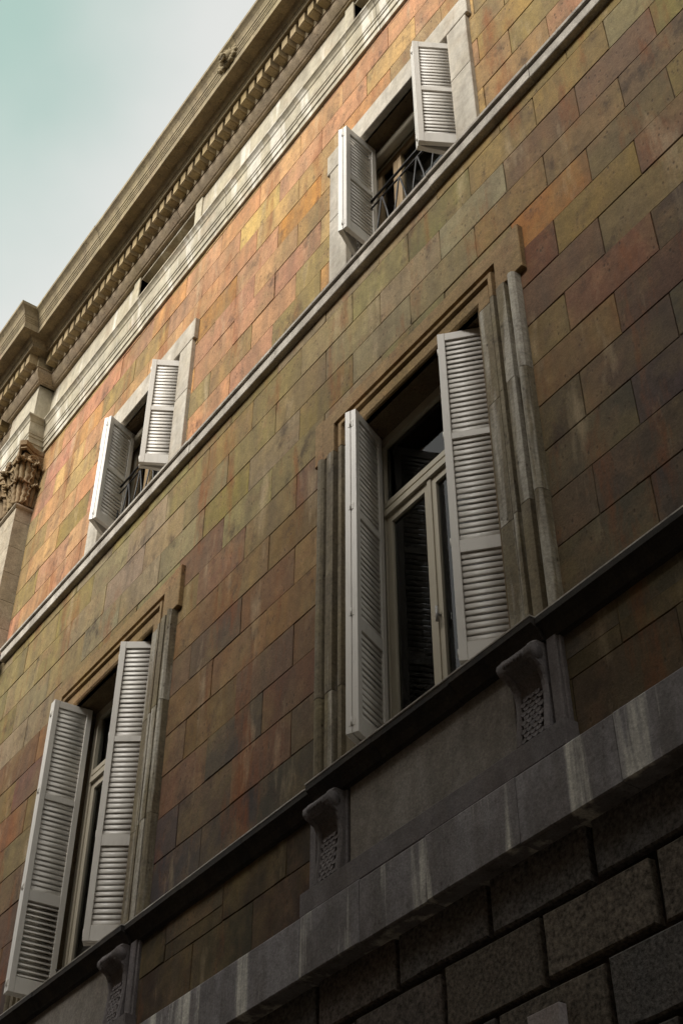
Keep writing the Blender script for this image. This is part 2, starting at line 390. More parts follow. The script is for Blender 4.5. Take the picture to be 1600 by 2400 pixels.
OVER = [(-1.51, 2.556, (208, 138, 58)), (-1.85, 2.556, (190, 124, 58)), (-1.78, 1.53, (104, 84, 82)), (-1.70, 1.28, (92, 82, 80)),
        (-1.85, 1.28, (176, 132, 100)), (-1.80, 1.19, (106, 88, 84)), (-1.62, 1.19, (158, 112, 86)), (-1.57, 1.10, (86, 82, 76)),
        (-1.70, 1.10, (88, 84, 78)), (-1.79, 1.36, (172, 134, 76)), (-1.90, 1.36, (150, 98, 74)), (-1.62, 1.36, (150, 112, 86)), (-1.55, 1.28, (156, 114, 88)),
        (-0.89, 1.70, (132, 84, 64)), (-0.77, 1.70, (172, 142, 90)), (-0.86, 1.785, (186, 112, 66)), (-0.62, 1.53, (84, 80, 76)), (-0.76, 1.53, (152, 112, 88)),
        (-0.93, 1.45, (160, 118, 82)), (-0.72, 1.45, (112, 92, 84)), (-0.65, 1.36, (88, 84, 82)), (-0.90, 1.36, (98, 88, 82)), (-0.76, 1.36, (132, 108, 88)),
        (-0.85, 1.28, (112, 98, 94)), (-0.70, 1.28, (104, 90, 88)), (-0.92, 1.19, (122, 104, 86)), (-0.78, 1.19, (110, 94, 92)), (-0.95, 1.11, (92, 88, 84)),
        (-1.20, 1.955, (178, 160, 132)), (-1.03, 1.955, (176, 158, 136)), (-1.37, 1.955, (170, 152, 118)), (-1.28, 1.87, (172, 158, 134)), (-1.11, 1.87, (168, 156, 122)),
        (-2.15, 1.87, (176, 162, 134)), (-2.32, 1.87, (178, 162, 138)), (-2.05, 1.955, (172, 152, 124)), (-2.20, 1.955, (176, 152, 140)), (-1.97, 1.87, (172, 158, 132)),
        (-1.82, 1.785, (120, 86, 72)), (-1.66, 1.785, (168, 156, 116)), (-1.62, 1.70, (170, 158, 110)), (-1.72, 1.62, (164, 140, 92)), (-1.88, 1.62, (172, 122, 76)),
        (-1.86, 1.44, (150, 112, 88)), (-1.70, 1.44, (158, 114, 82)), (-1.55, 1.53, (166, 120, 82)), (-1.52, 1.44, (170, 132, 86)), (-1.63, 1.53, (170, 136, 80)),
        (-1.58, 2.39, (206, 150, 124)), (-1.66, 2.30, (200, 146, 118)), (-1.47, 2.30, (156, 142, 88)), (-1.55, 2.22, (150, 140, 84)), (-1.64, 2.72, (206, 152, 116)),
        (-1.64, 2.64, (212, 178, 112)), (-1.48, 2.64, (210, 172, 108)), (-1.80, 2.72, (210, 176, 112)), (-1.76, 2.64, (208, 154, 110)),
        (-2.62, 2.39, (148, 128, 62)), (-2.86, 2.30, (152, 140, 72)), (-2.72, 2.56, (208, 158, 104)), (-0.84, 2.30, (150, 132, 74)), (-0.90, 2.39, (150, 134, 72)), (-0.75, 2.30, (140, 112, 66)),
        (-0.86, 2.12, (170, 138, 84)), (-0.70, 2.04, (176, 138, 84)), (-0.90, 2.04, (166, 134, 78)), (-0.80, 1.955, (128, 100, 76)), (-0.64, 1.955, (128, 102, 82)), (-0.90, 1.955, (132, 98, 66)),
        (-0.76, 1.87, (142, 112, 84)), (-0.60, 1.87, (132, 104, 86)), (-0.90, 1.87, (156, 118, 76)), (-0.68, 1.785, (126, 98, 80))]
def stone_colour(xc, zc, hit):
    for ox, oz, c in OVER:
        X, Z = ox * DIST, oz * DIST
        if hit[0] <= X <= hit[1] and hit[2] <= Z <= hit[3]:
            base = c; break
    else:
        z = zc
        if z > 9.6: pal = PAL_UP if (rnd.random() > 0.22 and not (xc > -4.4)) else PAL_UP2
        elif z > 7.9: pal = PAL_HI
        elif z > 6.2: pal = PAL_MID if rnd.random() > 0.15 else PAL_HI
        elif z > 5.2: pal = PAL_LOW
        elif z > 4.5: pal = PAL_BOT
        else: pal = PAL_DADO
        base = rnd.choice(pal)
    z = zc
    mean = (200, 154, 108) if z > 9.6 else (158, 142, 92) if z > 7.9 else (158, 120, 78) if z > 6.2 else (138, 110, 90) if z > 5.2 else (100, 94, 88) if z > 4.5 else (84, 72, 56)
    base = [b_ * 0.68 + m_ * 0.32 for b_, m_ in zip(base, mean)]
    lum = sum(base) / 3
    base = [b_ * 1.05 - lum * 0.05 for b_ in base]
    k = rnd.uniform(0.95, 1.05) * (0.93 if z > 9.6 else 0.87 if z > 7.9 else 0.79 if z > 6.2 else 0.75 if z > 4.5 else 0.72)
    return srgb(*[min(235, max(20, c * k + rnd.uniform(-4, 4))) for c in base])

def block_mesh(w, h, c, depth, name, mt, pillow=0.0):
    """block with a worn, slightly uneven outline"""
    b = MB(); x0, x1, z0, z1 = -w / 2, w / 2, 0, h
    nx = max(2, int(w / 0.19)); nz = 2
    per = [(x0 + w * i / nx, z0, 0, 1) for i in range(nx)] + [(x1, z0 + h * i / nz, -1, 0) for i in range(nz)] + \
          [(x1 - w * i / nx, z1, 0, -1) for i in range(nx)] + [(x0, z1 - h * i / nz, 1, 0) for i in range(nz)]
    n = len(per); back = []; mid = []; front = []
    for i, (x, z, nxx, nzz) in enumerate(per):
        corner = i in (0, nx, nx + nz, 2 * nx + nz)
        j = abs(rnd.gauss(0, 0.0016)) + (0.004 if rnd.random() < 0.05 else 0)
        ix = (1 if x < 0 else -1) if corner else nxx; iz = (1 if z < h / 2 else -1) if corner else nzz
        if corner: j += rnd.uniform(0, 0.0025)
        cc = c * rnd.uniform(0.7, 1.5)
        back.append((x, depth, z)); mid.append((x + ix * j, cc, z + iz * j)); front.append((x + ix * (j + cc), 0, z + iz * (j + cc)))
    fs = [tuple(range(2 * n, 3 * n))]
    for i in range(n):
        k = (i + 1) % n
        fs += [(i, k, n + k, n + i), (n + i, n + k, 2 * n + k, 2 * n + i)]
    b.add(back + mid + front, fs)
    return b.mesh(name, mt)

def cut_mesh(me, holes, ox, oz, name):
    """cut window holes out of a block (local frame origin at ox, oz)"""
    out = bmesh.new()
    def part(planes):
        bm = bmesh.new(); bm.from_mesh(me)
        for co, no in planes:
            bmesh.ops.bisect_plane(bm, geom=bm.verts[:] + bm.edges[:] + bm.faces[:], plane_co=co, plane_no=no, clear_outer=True)
        t = bpy.data.meshes.new('t'); bm.to_mesh(t); bm.free(); out.from_mesh(t); bpy.data.meshes.remove(t)
    x0, x1, z0, z1 = holes[0] - ox, holes[1] - ox, holes[2] - oz, holes[3] - oz
    part([((x0, 0, 0), (1, 0, 0))])
    part([((x1, 0, 0), (-1, 0, 0))])
    part([((x0, 0, 0), (-1, 0, 0)), ((x1, 0, 0), (1, 0, 0)), ((0, 0, z1), (0, 0, -1))])
    part([((x0, 0, 0), (-1, 0, 0)), ((x1, 0, 0), (1, 0, 0)), ((0, 0, z0), (0, 0, 1))])
    if not out.faces:
        out.free(); return None
    m2 = bpy.data.meshes.new(name); out.to_mesh(m2); out.free()
    m2.materials.append(me.materials[0])
    return m2

SHARED = {}
def get_block(w, h, c, depth, name, mt):
    k = (round(w, 3), round(h, 3), c, name)
    if k not in SHARED: SHARED[k] = block_mesh(w, h, c, depth, name, mt)
    return SHARED[k]

def rest_add(mb, me, loc):
    mb.add([Vector(v.co) + Vector(loc) for v in me.vertices], [list(p.vertices) for p in me.polygons])

rest = MB(); rest_up = MB(); rest_r = MB()
def course(z0, z1, off, xl, xr, name='ashlar_block', mtk='ashlar', mod=MOD, gap=0.0026, c=0.0022, depth=0.03, d=0.0, restmb=None, parent=None, pal=None):
    """one course of blocks between the levels z0 and z1; off is a joint position"""
    restmb = (rest if z1 < 9.6 else rest_up) if restmb is None else restmb
    k0 = math.floor((xl - off) / mod)
    x = off + k0 * mod
    cuts = []
    while x < xr + mod:
        cuts.append(x + (rnd.uniform(-0.012, 0.012) if pal is None else 0)); x += mod
    for a, e in zip(cuts, cuts[1:]):
        a2, e2 = max(a, xl), min(e, xr)
        if e2 - a2 < 0.05: continue
        w = e2 - a2 - gap * rnd.uniform(0.5, 1.5); h = z1 - z0 - gap * rnd.uniform(0.5, 1.5)
        w = round(w * 500) / 500; h = round(h * 500) / 500
        me = get_block(w, h, c, depth, name, M[mtk])
        xc = (a2 + e2) / 2; dz = (z1 - z0 - h) / 2
        ox, oz = xc, z0 + dz
        dd = d + rnd.uniform(-0.003, 0.003) + (rnd.uniform(0, 0.003) if pal is None else rnd.uniform(-0.006, 0.006))
        dead = False
        for hx0, hx1, hz0, hz1 in HOLES:
            hh = (hx0 - 0.12, hx1 + 0.12, hz0 - 0.05, hz1 + 0.06)
            if a2 < hh[1] and e2 > hh[0] and z0 < hh[3] and z1 > hh[2]:
                me = cut_mesh(me, hh, ox, oz, name)
                if me is None: dead = True; break
        if dead: continue
        corners = [W(xx, d, zz) for xx in (a2, e2) for zz in (z0, z1)]
        kk = rnd.uniform(0.92, 1.08)
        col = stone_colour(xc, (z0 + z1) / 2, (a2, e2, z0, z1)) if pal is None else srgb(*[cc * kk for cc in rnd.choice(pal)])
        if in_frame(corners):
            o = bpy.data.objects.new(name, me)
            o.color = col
            link(o, parent or wall, W(ox, dd, oz))
        else:
            rest_add(restmb, me, W(ox, dd, oz))

PX, QX = -1.702 * DIST, -1.6175 * DIST
zt = 2.081 * DIST
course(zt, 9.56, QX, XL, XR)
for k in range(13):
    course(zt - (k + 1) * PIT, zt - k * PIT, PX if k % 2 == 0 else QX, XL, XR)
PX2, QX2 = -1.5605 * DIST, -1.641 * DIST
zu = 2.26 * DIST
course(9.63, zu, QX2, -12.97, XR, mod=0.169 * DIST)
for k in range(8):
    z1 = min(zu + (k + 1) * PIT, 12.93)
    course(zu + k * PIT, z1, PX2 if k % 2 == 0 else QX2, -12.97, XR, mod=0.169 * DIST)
# dado under the sill cornice, then the rusticated base
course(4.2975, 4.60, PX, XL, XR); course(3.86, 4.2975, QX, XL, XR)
PAL_R = [(96, 88, 82), (88, 85, 83), (98, 88, 82), (86, 84, 83), (100, 92, 82)]
base = MB(); base.add([W(XL, -0.05, -EYE), W(XR, -0.05, -EYE), W(XR, -0.05, 3.6), W(XL, -0.05, 3.6)], [(0, 1, 2, 3)])
base = base.obj('rusticated_base', M['joint'], bld)
zr = 3.157
for k in range(-1, 12):
    z1 = zr - k * 0.373; z0 = z1 - 0.373
    if z0 < -EYE: break
    course(z0, min(z1, 3.53), (-1.1145 if k % 2 else -1.0325) * DIST, XL, XR, 'rusticated_block', 'rustic', 0.169 * DIST, 0.036, 0.010, 0.06, 0.0, rest_r, base, PAL_R)
# what lies outside the picture stays one mass each
tag(rest_up.obj('ashlar_work', M['ashlar_rest_up'], wall), kind='stuff')
tag(rest.obj('ashlar_work', M['ashlar_rest'], wall), kind='stuff')
tag(rest_r.obj('rusticated_work', M['rustic_rest'], base), kind='stuff')

# ---- string course -------------------------------------------------
PXE = -12.97; PXW = -13.78; PRO = 0.21       # pilaster edges and projection
def side_off(d): return d if d < 0.2 else 0.2 + (d - 0.2) * 0.6
def ressaut_path(d, z, x0=XL, x1=XR):
    s = side_off(max(d, 0))
    return [W(x1, d, z), W(PXE + s, d, z), W(PXE + s, d + PRO, z), W(PXW - s, d + PRO, z), W(PXW - s, d, z), W(x0, d, z)]
def ressaut_sweep(profile, smooth=False):
    b = MB(); b.sweep([ressaut_path(d, z) for d, z in profile], False, smooth); return b

sc_prof = [(-0.02, 9.50), (0.061, 9.504), (0.066, 9.51), (0.064, 9.618), (0.05, 9.622), (0.05, 9.632), (0.088, 9.636), (0.092, 9.66), (0.02, 9.675), (-0.02, 9.68)]
string_course = MB().box(XL, XR, -0.06, -0.02, 9.50, 9.68).obj('string_course', M['string'], bld)
def straight_slabs(prof, cuts, name, mtk, parent, gap=0.004):
    for a, e in zip(cuts, cuts[1:]):
        b = MB(); dd = rnd.uniform(-0.003, 0.003); dz = rnd.uniform(-0.003, 0.003)
        rows = [[W(x, d + dd, z + dz) for d, z in prof] for x in (a + gap / 2, e - gap / 2)]
        b.sweep(rows, True); b.obj(name, M[mtk], parent)
cuts = [XR, -0.4]
x = -1.55
while x > -12.7:
    cuts.append(x); x -= rnd.uniform(0.95, 1.5)
cuts.append(-12.88)
straight_slabs(sc_prof, cuts[::-1], 'slab', 'string', string_course)
b = MB(); b.sweep([[W(-12.88, d + PRO, z), W(-17, d + PRO, z)] for d, z in sc_prof]); b.add([W(-12.88, d + PRO, z) for d, z in sc_prof] + [W(-12.88, -0.02, 9.5), W(-12.88, -0.02, 9.68)], [tuple(range(len(sc_prof))) ])
b.obj('slab', M['string'], string_course)

# ---- entablature ---------------------------------------------------
def sectioned(profile, name, mtk, back, step):
    """corner piece round the pilaster, then separate lengths of moulding along the front"""
    b = MB(); x1 = PXE + 0.62
    b.sweep([[W(x1, d, z)] + ressaut_path(d, z)[1:] for d, z in profile])
    o = b.obj(name, M[mtk], bld)
    cuts = [x1]
    while cuts[-1] < XR: cuts.append(min(XR, cuts[-1] + rnd.uniform(*step)))
    straight_slabs([(-0.05, profile[0][1])] + profile + [(-0.05, profile[-1][1])], cuts, 'section', mtk, o, 0.005)
    return o
ARCH = [(-0.02, 12.888), (0.030, 12.888), (0.032, 12.968), (0.045, 12.972), (0.048, 13.055), (0.058, 13.062), (0.062, 13.085), (0.058, 13.10), (0.068, 13.108), (0.074, 13.15), (0.078, 13.30), (0.088, 13.31), (0.098, 13.34), (0.118, 13.365), (0.130, 13.375), (0.130, 13.398), (0.03, 13.41)]
sectioned(ARCH, 'architrave', 'limestone', 0, (1.3, 2.1))
# frieze with a recessed panel over every window
b = MB(); rec = [(a - 0.60, a + 0.74, 13.30, 14.02) for a in AX]
def fr_piece(x0, x1):
    b.box(x0, x1, -0.10, 0.030, 13.39, 14.075)
xs = [PXE] + [v for r in sorted(rec) for v in r[:2]] + [XR]
for i in range(0, len(xs), 2): fr_piece(xs[i], xs[i + 1])
for r in rec: b.box(r[0], r[1], -0.10, 0.028, 14.02, 14.073)
b.box(PXW, PXE, 0.0, PRO + 0.03, 13.39, 14.074); b.box(XL, PXW, -0.1, 0.03, 13.39, 14.074)
frieze = b.obj('frieze', M['limestone'], bld)
for r in rec:
    MB().box(r[0] - 0.01, r[1] + 0.01, -0.42, -0.36, 13.3, 14.1).obj('recess_panel', M['corona'], frieze)
    MB().bbox(r[0] - 0.15, r[0], -0.09, 0.052, 13.395, 14.066).obj('recess_jamb', M['limestone'], frieze)
    MB().bbox(r[1], r[1] + 0.15, -0.09, 0.052, 13.395, 14.066).obj('recess_jamb', M['limestone'], frieze)
    q = MB()
    for xx in (r[0], r[1]): q.box(xx - 0.03, xx + 0.03, -0.40, -0.085, 13.32, 14.05)
    q.box(r[0], r[1], -0.40, -0.09, 14.03, 14.06); q.box(r[0], r[1], -0.40, -0.09, 13.30, 13.36)
    q.obj('recess_reveal', M['corona'], frieze)
bed = [(0.03, 14.07), (0.075, 14.07), (0.080, 14.085), (0.092, 14.088)]
for i in range(9):
    t = i / 8; bed.append((0.095 + 0.062 * math.sin(t * PI * 0.62) / math.sin(PI * 0.5), 14.09 + 0.14 * t))
bed += [(0.145, 14.236), (0.165, 14.238), (0.165, 14.25)]
bed_o = sectioned(bed, 'bed_moulding', 'bed', 0, (1.1, 1.9))
cor_prof = [(0.165, 14.25), (0.168, 14.44), (0.325, 14.442), (0.330, 14.475), (0.338, 14.48), (0.340, 14.51), (0.352, 14.515), (0.366, 14.53), (0.384, 14.565), (0.398, 14.58),
            (0.505, 14.582), (0.505, 14.572), (0.538, 14.572), (0.540, 14.685), (0.548, 14.69), (0.550, 14.715), (0.556, 14.72), (0.560, 14.745), (0.568, 14.75), (0.572, 14.785),
            (0.580, 14.79), (0.588, 14.83), (0.604, 14.87), (0.628, 14.90), (0.646, 14.918), (0.654, 14.925), (0.658, 14.972), (0.63, 14.98), (-0.02, 15.02)]
cornice = sectioned(cor_prof, 'cornice', 'corona', 0, (1.4, 2.4))
# dentils: every one a piece of its own
dm = MB()
w2 = 0.055
def dent_mesh():
    b = MB(); z0, z1 = 0.0, 0.185
    x0, x1, y0, y1 = -w2, w2, -0.125, 0.0
    b.raw(x0, x1, y0, y1, 0.012, z1)
    b.raw(x0 + 0.012, x1 - 0.012, y0 + 0.012, y1, 0.0, 0.012)
    return b.mesh('dentil', M['dentil'])
DM = dent_mesh()
x = -7.14 + 0.168 * 60
while x > -16.9:
    if not (PXW - 0.30 < x < PXE + 0.22):
        p = W(x, 0.166, 14.252)
        if in_frame([p], 500): link(bpy.data.objects.new('dentil', DM), cornice, p)
    x -= 0.168
x = PXE + 0.08
while x > PXW - 0.15:
    p = W(x, 0.166 + PRO, 14.252)
    if in_frame([p], 500): link(bpy.data.objects.new('dentil', DM), cornice, p)
    x -= 0.168

# lion mask on the gutter
def lion():
    b = MB(); cx, cd, cz = -7.75, 0.578, 14.81
    c = W(cx, cd, cz)
    b.blob(c, (0.13, 0.075, 0.095), 14, 10)
    for k in range(14):
        a = 2 * PI * k / 14
        for rr, s in ((0.105, 0.036), (0.135, 0.030)):
            aa = a + (0.2 if rr > 0.12 else 0)
            b.blob((c[0] + 1.35 * rr * math.cos(aa), c[1] + 0.02, c[2] + 0.85 * rr * math.sin(aa)), (s * 1.2, 0.045, s), 7, 5)
    b.blob((c[0], c[1] - 0.07, c[2] - 0.01), (0.032, 0.03, 0.045), 8, 6)
    for s in (-1, 1):
        b.blob((c[0] + s * 0.03, c[1] - 0.07, c[2] - 0.035), (0.03, 0.028, 0.022), 8, 6)
        b.blob((c[0] + s * 0.045, c[1] - 0.055, c[2] + 0.035), (0.024, 0.02, 0.016), 8, 6)
        b.blob((c[0] + s * 0.085, c[1] - 0.02, c[2] + 0.075), (0.026, 0.02, 0.03), 8, 6)
    pts = [(c[0] + 0.04 * math.cos(t), c[1] - 0.065, c[2] - 0.075 + 0.028 * math.sin(t)) for t in [2 * PI * k / 12 for k in range(13)]]
    b.tube(pts, 0.012, 6)
    return b
lm = lion().obj('lion_mask', M['corona'], cornice)
b = MB(); b.blob((-7.75, -0.635, 14.81 + EYE - 0.075), (0.034, 0.03, 0.022), 8, 6); b.obj('mouth', M['joint'], cornice)

# ---- pilaster with its capital -------------------------------------
pil = MB().box(PXW + 0.012, PXE - 0.012, -0.02, PRO - 0.012, 9.69, 11.9).obj('pilaster', M['mortar'], bld)
z = 9.66; k = 0
for h in (0.36, 0.40, 0.42, 0.40, 0.42, 0.24):
    b = MB(); g_ = 0.003
    b.box(PXW - 0.0, PXE, -0.01, PRO, z + g_, z + h - g_)
    o = b.obj('shaft_block', M['shaft'], pil); z += h
# necking astragal
b = MB(); n_ = [(0.0, 11.86), (0.012, 11.865), (0.03, 11.88), (0.034, 11.895), (0.028, 11.91), (0.012, 11.92), (0.0, 11.93)]
b.sweep([[W(PXE + o_, -0.01, zz), W(PXE + o_, PRO + o_, zz), W(PXW - o_, PRO + o_, zz), W(PXW - o_, -0.01, zz)] for o_, zz in n_])
b.obj('astragal', M['shaft'], pil)
cap0 = 11.93
b = MB()
bell = [(0.0, 0.0), (0.005, 0.3), (0.02, 0.6), (0.06, 0.82)]
b.sweep([[W(PXE + o_, -0.01, cap0 + zz), W(PXE + o_, PRO + o_, cap0 + zz), W(PXW - o_, PRO + o_, cap0 + zz), W(PXW - o_, -0.01, cap0 + zz)] for o_, zz in bell])
capital = b.obj('capital', M['capital'], pil)
# abacus with hollow sides and thrust-out corners
def abacus():
    b = MB(); rows = []
    for off, zz in ((0.06, 0.83), (0.085, 0.84), (0.075, 0.875), (0.10, 0.885), (0.115, 0.945), (0.105, 0.955), (0.0, 0.957)):
        r = []
        r.append(W(PXE + off * 0.6, -0.01, cap0 + zz)); r.append(W(PXE + off * 0.5, 0.08, cap0 + zz)); r.append(W(PXE + off * 0.7, 0.16, cap0 + zz))
        r.append(W(PXE + off + 0.045, PRO + off * 0.75 + 0.01, cap0 + zz)); r.append(W(PXE + off * 0.75 + 0.01, PRO + off + 0.045, cap0 + zz))
        n = 9
        for i in range(1, n):
            t = i / n; xx = PXE + (PXW - PXE) * t
            r.append(W(xx, PRO + off - 0.06 * math.sin(PI * t), cap0 + zz))
        r.append(W(PXW - off * 0.75 - 0.01, PRO + off + 0.045, cap0 + zz)); r.append(W(PXW - off - 0.045, PRO + off * 0.75, cap0 + zz)); r.append(W(PXW - off * 0.5, -0.01, cap0 + zz))
        rows.append(r)
    b.sweep(rows); return b
abacus().obj('abacus', M['capital'], capital)
def leaf_mesh(width, height, out, name='acanthus_leaf'):
    """lobed, ribbed leaf that rises, leans out and curls over; local x across, -y out, z up"""
    nv, nu = 26, 24; rows = []
    for i in range(nv + 1):
        v = i / nv
        if v < 0.74:
            z = height * v / 0.74 * 0.97; y = out * 0.35 * (v / 0.74) ** 2
        else:
            t = (v - 0.74) / 0.26 * PI * 1.15
            r = height * 0.085
            z = height * 0.97 + r * math.sin(t); y = out * 0.35 + r * 1.9 * (1 - math.cos(t)) * 0.9
        lobe = 0.66 + 0.34 * abs(math.sin(v * PI * 4.5)) ** 0.6
        w = width * 0.5 * lobe * (0.72 + 0.45 * math.sin(min(v * 1.2, 1) * PI * 0.8)) * (1 if v < 0.8 else max(0.25, 1 - (v - 0.8) * 3.2))
        row = []
        for j in range(nu + 1):
            u = j / nu * 2 - 1
            rib = 0.019 * math.cos(u * PI * 4.0) * (0.5 + 0.8 * v) * (width / 0.25) + 0.018 * (1 - abs(u)) - 0.035 * abs(u) ** 2 * (0.3 + v)
            frill = 0.012 * math.sin(v * PI * 9) * abs(u)
            row.append((u * w, -(y + rib + 0.01), z + frill - 0.10 * height * abs(u) ** 1.5 * v))
        rows.append(row)
    b = MB(); b.sweep(rows, False, True)
    me = b.mesh(name, M['capital'])
    return me
LEAF = {1: leaf_mesh(0.27, 0.33, 0.12), 2: leaf_mesh(0.27, 0.38, 0.16)}
def place_leaf(kind, x, d, z, ang, s=1.0):
    o = bpy.data.objects.new('acanthus_leaf', LEAF[kind]); link(o, capital, W(x, d, z)); o.rotation_euler = (0, 0, ang); o.scale = (s, s, s)
    md = o.modifiers.new('thickness', 'SOLIDIFY'); md.thickness = 0.016; md.offset = -1
for t in (0.20, 0.5, 0.80): place_leaf(1, PXE + (PXW - PXE) * t, PRO, cap0, 0)
place_leaf(1, PXE - 0.015, PRO - 0.015, cap0, PI / 4, 1.0)
place_leaf(1, PXE, 0.055, cap0, PI / 2, 0.9)
for t in (0.33, 0.67): place_leaf(2, PXE + (PXW - PXE) * t, PRO + 0.005, cap0 + 0.26, 0)
place_leaf(2, PXE - 0.005, PRO - 0.005, cap0 + 0.26, PI / 4, 1.05)
place_leaf(2, PXE + 0.005, 0.10, cap0 + 0.26, PI / 2, 0.95)
def volute(c, ux, uz, r0, turns=2.1):
    b = MB(); pts = []; rad = []
    n = 40
    for i in range(n + 1):
        t = i / n; a = t * turns * 2 * PI; r = r0 * (1 - 0.86 * t)
        pts.append(Vector(c) + Vector(ux) * (r * math.cos(a)) + Vector(uz) * (r * math.sin(a))); rad.append(0.021 * (1 - 0.45 * t))
    b.tube(pts, 0.02, 7, rad)
    stem = [Vector(c) + Vector(ux) * r0 + Vector(uz) * (-q * 0.27) - Vector(ux) * (q * 0.16) * (1 if q > 0.2 else 0.5) for q in (0, 0.25, 0.5, 0.75, 1.0)]
    b.tube(stem, 0.018, 7, [0.021, 0.02, 0.018, 0.015, 0.012])
    return b
s2 = math.sqrt(0.5)
volute(W(PXE + 0.085, 0.13, cap0 + 0.72), (0, -1, 0), (0, 0, 1), 0.075).obj('volute', M['capital'], capital)
volute(W(PXE - 0.08, PRO + 0.075, cap0 + 0.72), (1, 0, 0), (0, 0, 1), 0.075).obj('volute', M['capital'], capital)
volute(W(PXE - 0.30, PRO + 0.06, cap0 + 0.68), (-1, 0, 0), (0, 0, 1), 0.07).obj('volute', M['capital'], capital)
volute(W(PXE - 0.50, PRO + 0.06, cap0 + 0.68), (1, 0, 0), (0, 0, 1), 0.07).obj('volute', M['capital'], capital)
volute(W(PXW + 0.08, PRO + 0.075, cap0 + 0.72), (-1, 0, 0), (0, 0, 1), 0.075).obj('volute', M['capital'], capital)
b = MB(); cc = W((PXE + PXW) / 2, PRO + 0.085, cap0 + 0.90)
for k in range(8): b.blob((cc[0] + 0.05 * math.cos(k * PI / 4), cc[1], cc[2] + 0.05 * math.sin(k * PI / 4)), (0.028, 0.02, 0.028), 7, 5)
b.blob(cc, (0.03, 0.035, 0.03), 8, 6); b.obj('fleuron', M['capital'], capital)

# ---- sill cornice, band course --------------------------------------
sill = MB().box(XL, XR, -0.03, 0.012, 4.585, 4.70).obj('sill_cornice', M['sooty'], bld)
def sill_prof(e): return [(-0.01, 4.585), (0.035 + e, 4.592), (0.045 + e, 4.61), (0.06 + e, 4.64), (0.085 + e, 4.66), (0.105 + e, 4.672), (0.112 + e, 4.674), (0.114 + e, 4.712), (0.10 + e, 4.716), (-0.01, 4.73)]
RH = 1.075
xs = [XR] + [v for a in AX for v in (a + RH, a - RH)] + [XL]
for i in range(0, len(xs), 2):
    n_ = 3 if i else 4
    e_, a_ = xs[i], xs[i + 1]
    cuts = [a_ + (e_ - a_) * t / n_ for t in range(n_ + 1)]
    straight_slabs(sill_prof(0), cuts, 'slab', 'sooty', sill, 0.005)
for a in AX:
    straight_slabs(sill_prof(0.03), [a - RH, a - 0.38, a + 0.36, a + RH], 'slab', 'sooty', sill, 0.004)
    straight_slabs([(d, z) for d, z in ((0.08, 4.713), (0.147, 4.713), (0.149, 4.721), (0.08, 4.723))], [a - RH - 0.004, a + RH + 0.004], 'pale_edge', 'edge', sill)
for e_, a_ in zip(xs[0::2], xs[1::2]):
    straight_slabs([(0.05, 4.713), (0.117, 4.713), (0.118, 4.721), (0.05, 4.723)], [a_ + 0.006, e_ - 0.006], 'pale_edge', 'edge', sill)

band = MB().box(XL, XR, -0.06, 0.05, 3.47, 3.85).obj('band_course', M['joint'], bld)
cuts = [XR] + [v * DIST * 0.973 for v in (-0.30, -0.52, -0.70, -0.886, -1.05, -1.221, -1.36, -1.496, -1.694, -1.86, -2.05, -2.24, -2.44, -2.7)] + [XL]
bprof = [(-0.05, 3.465), (0.11, 3.465), (0.12, 3.472), (0.12, 3.842), (0.112, 3.852), (-0.01, 3.868)]
straight_slabs(bprof, cuts[::-1], 'slab', 'band', band, 0.005)

# ---- consoles, aprons and lesenes under the tall windows -------------
def console(xc, parent):
    """bracket: scroll on top, hollow throat, flat shank with raised rims, fish scales between"""
    w = 0.13
    prof = [(0.085, 4.035), (0.080, 4.10), (0.070, 4.18), (0.062, 4.26), (0.062, 4.32), (0.072, 4.38), (0.094, 4.425), (0.125, 4.445), (0.150, 4.46), (0.162, 4.49), (0.158, 4.53), (0.140, 4.56), (0.11, 4.585)]
    b = MB()
    for s in (-1, 1):       # raised rims
        x0, x1 = (xc - w, xc - w + 0.045) if s < 0 else (xc + w - 0.045, xc + w)
        back = [(0.0, z) for d, z in prof]
        rows = [[W(x, d, z) for d, z in prof] + [W(x, 0.0, z) for d, z in prof[::-1]] for x in (x0, x0 + 0.012, x1 - 0.012, x1)]
        for r, k in ((0, 0.012), (3, 0.012)):
            rows[r] = [W((x0 if r == 0 else x1), max(d - k, 0), z) for d, z in prof] + [W((x0 if r == 0 else x1), 0.0, z) for d, z in prof[::-1]]
        b.sweep(rows, True)
    rows = [[W(x, max(d - 0.022, 0.0), z) for d, z in prof] + [W(x, 0.0, z) for d, z in prof[::-1]] for x in (xc - w + 0.03, xc + w - 0.03)]
    b.sweep(rows, True)
    o = b.obj('console', M['console'], parent)
    # scroll
    q = MB()
    q.tube([W(xc - w - 0.004, 0.118, 4.505), W(xc + w + 0.004, 0.118, 4.505)], 0.05, 14)
    q.obj('scroll', M['console'], o)
    q = MB()
    for k in range(7): q.blob(W(xc - w + 0.055 + k * 0.025, 0.167, 4.497), (0.012, 0.010, 0.020), 7, 5)
    q.obj('bead_row', M['console'], o)
    # scales
    def at(z):
        for (d0, z0), (d1, z1) in zip(prof, prof[1:]):
            if z0 <= z <= z1: return d0 + (d1 - d0) * (z - z0) / (z1 - z0)
        return 0.06
    r_ = 0.026
    for row in range(10):
        z = 4.05 + row * 0.029
        for k in range(4 if row % 2 == 0 else 3):
            x = xc + (k - (1.5 if row % 2 == 0 else 1)) * 0.045
            link(bpy.data.objects.new('scale', SCALE), o, W(x, at(z) - 0.018, z))
    return o
sm = MB(); n = 9
fan = [(0.0, -0.002, 0.03)] + [(0.0235 * math.cos(PI + PI * i / n), -0.012, 0.012 + 0.022 * math.sin(PI + PI * i / n)) for i in range(n + 1)]
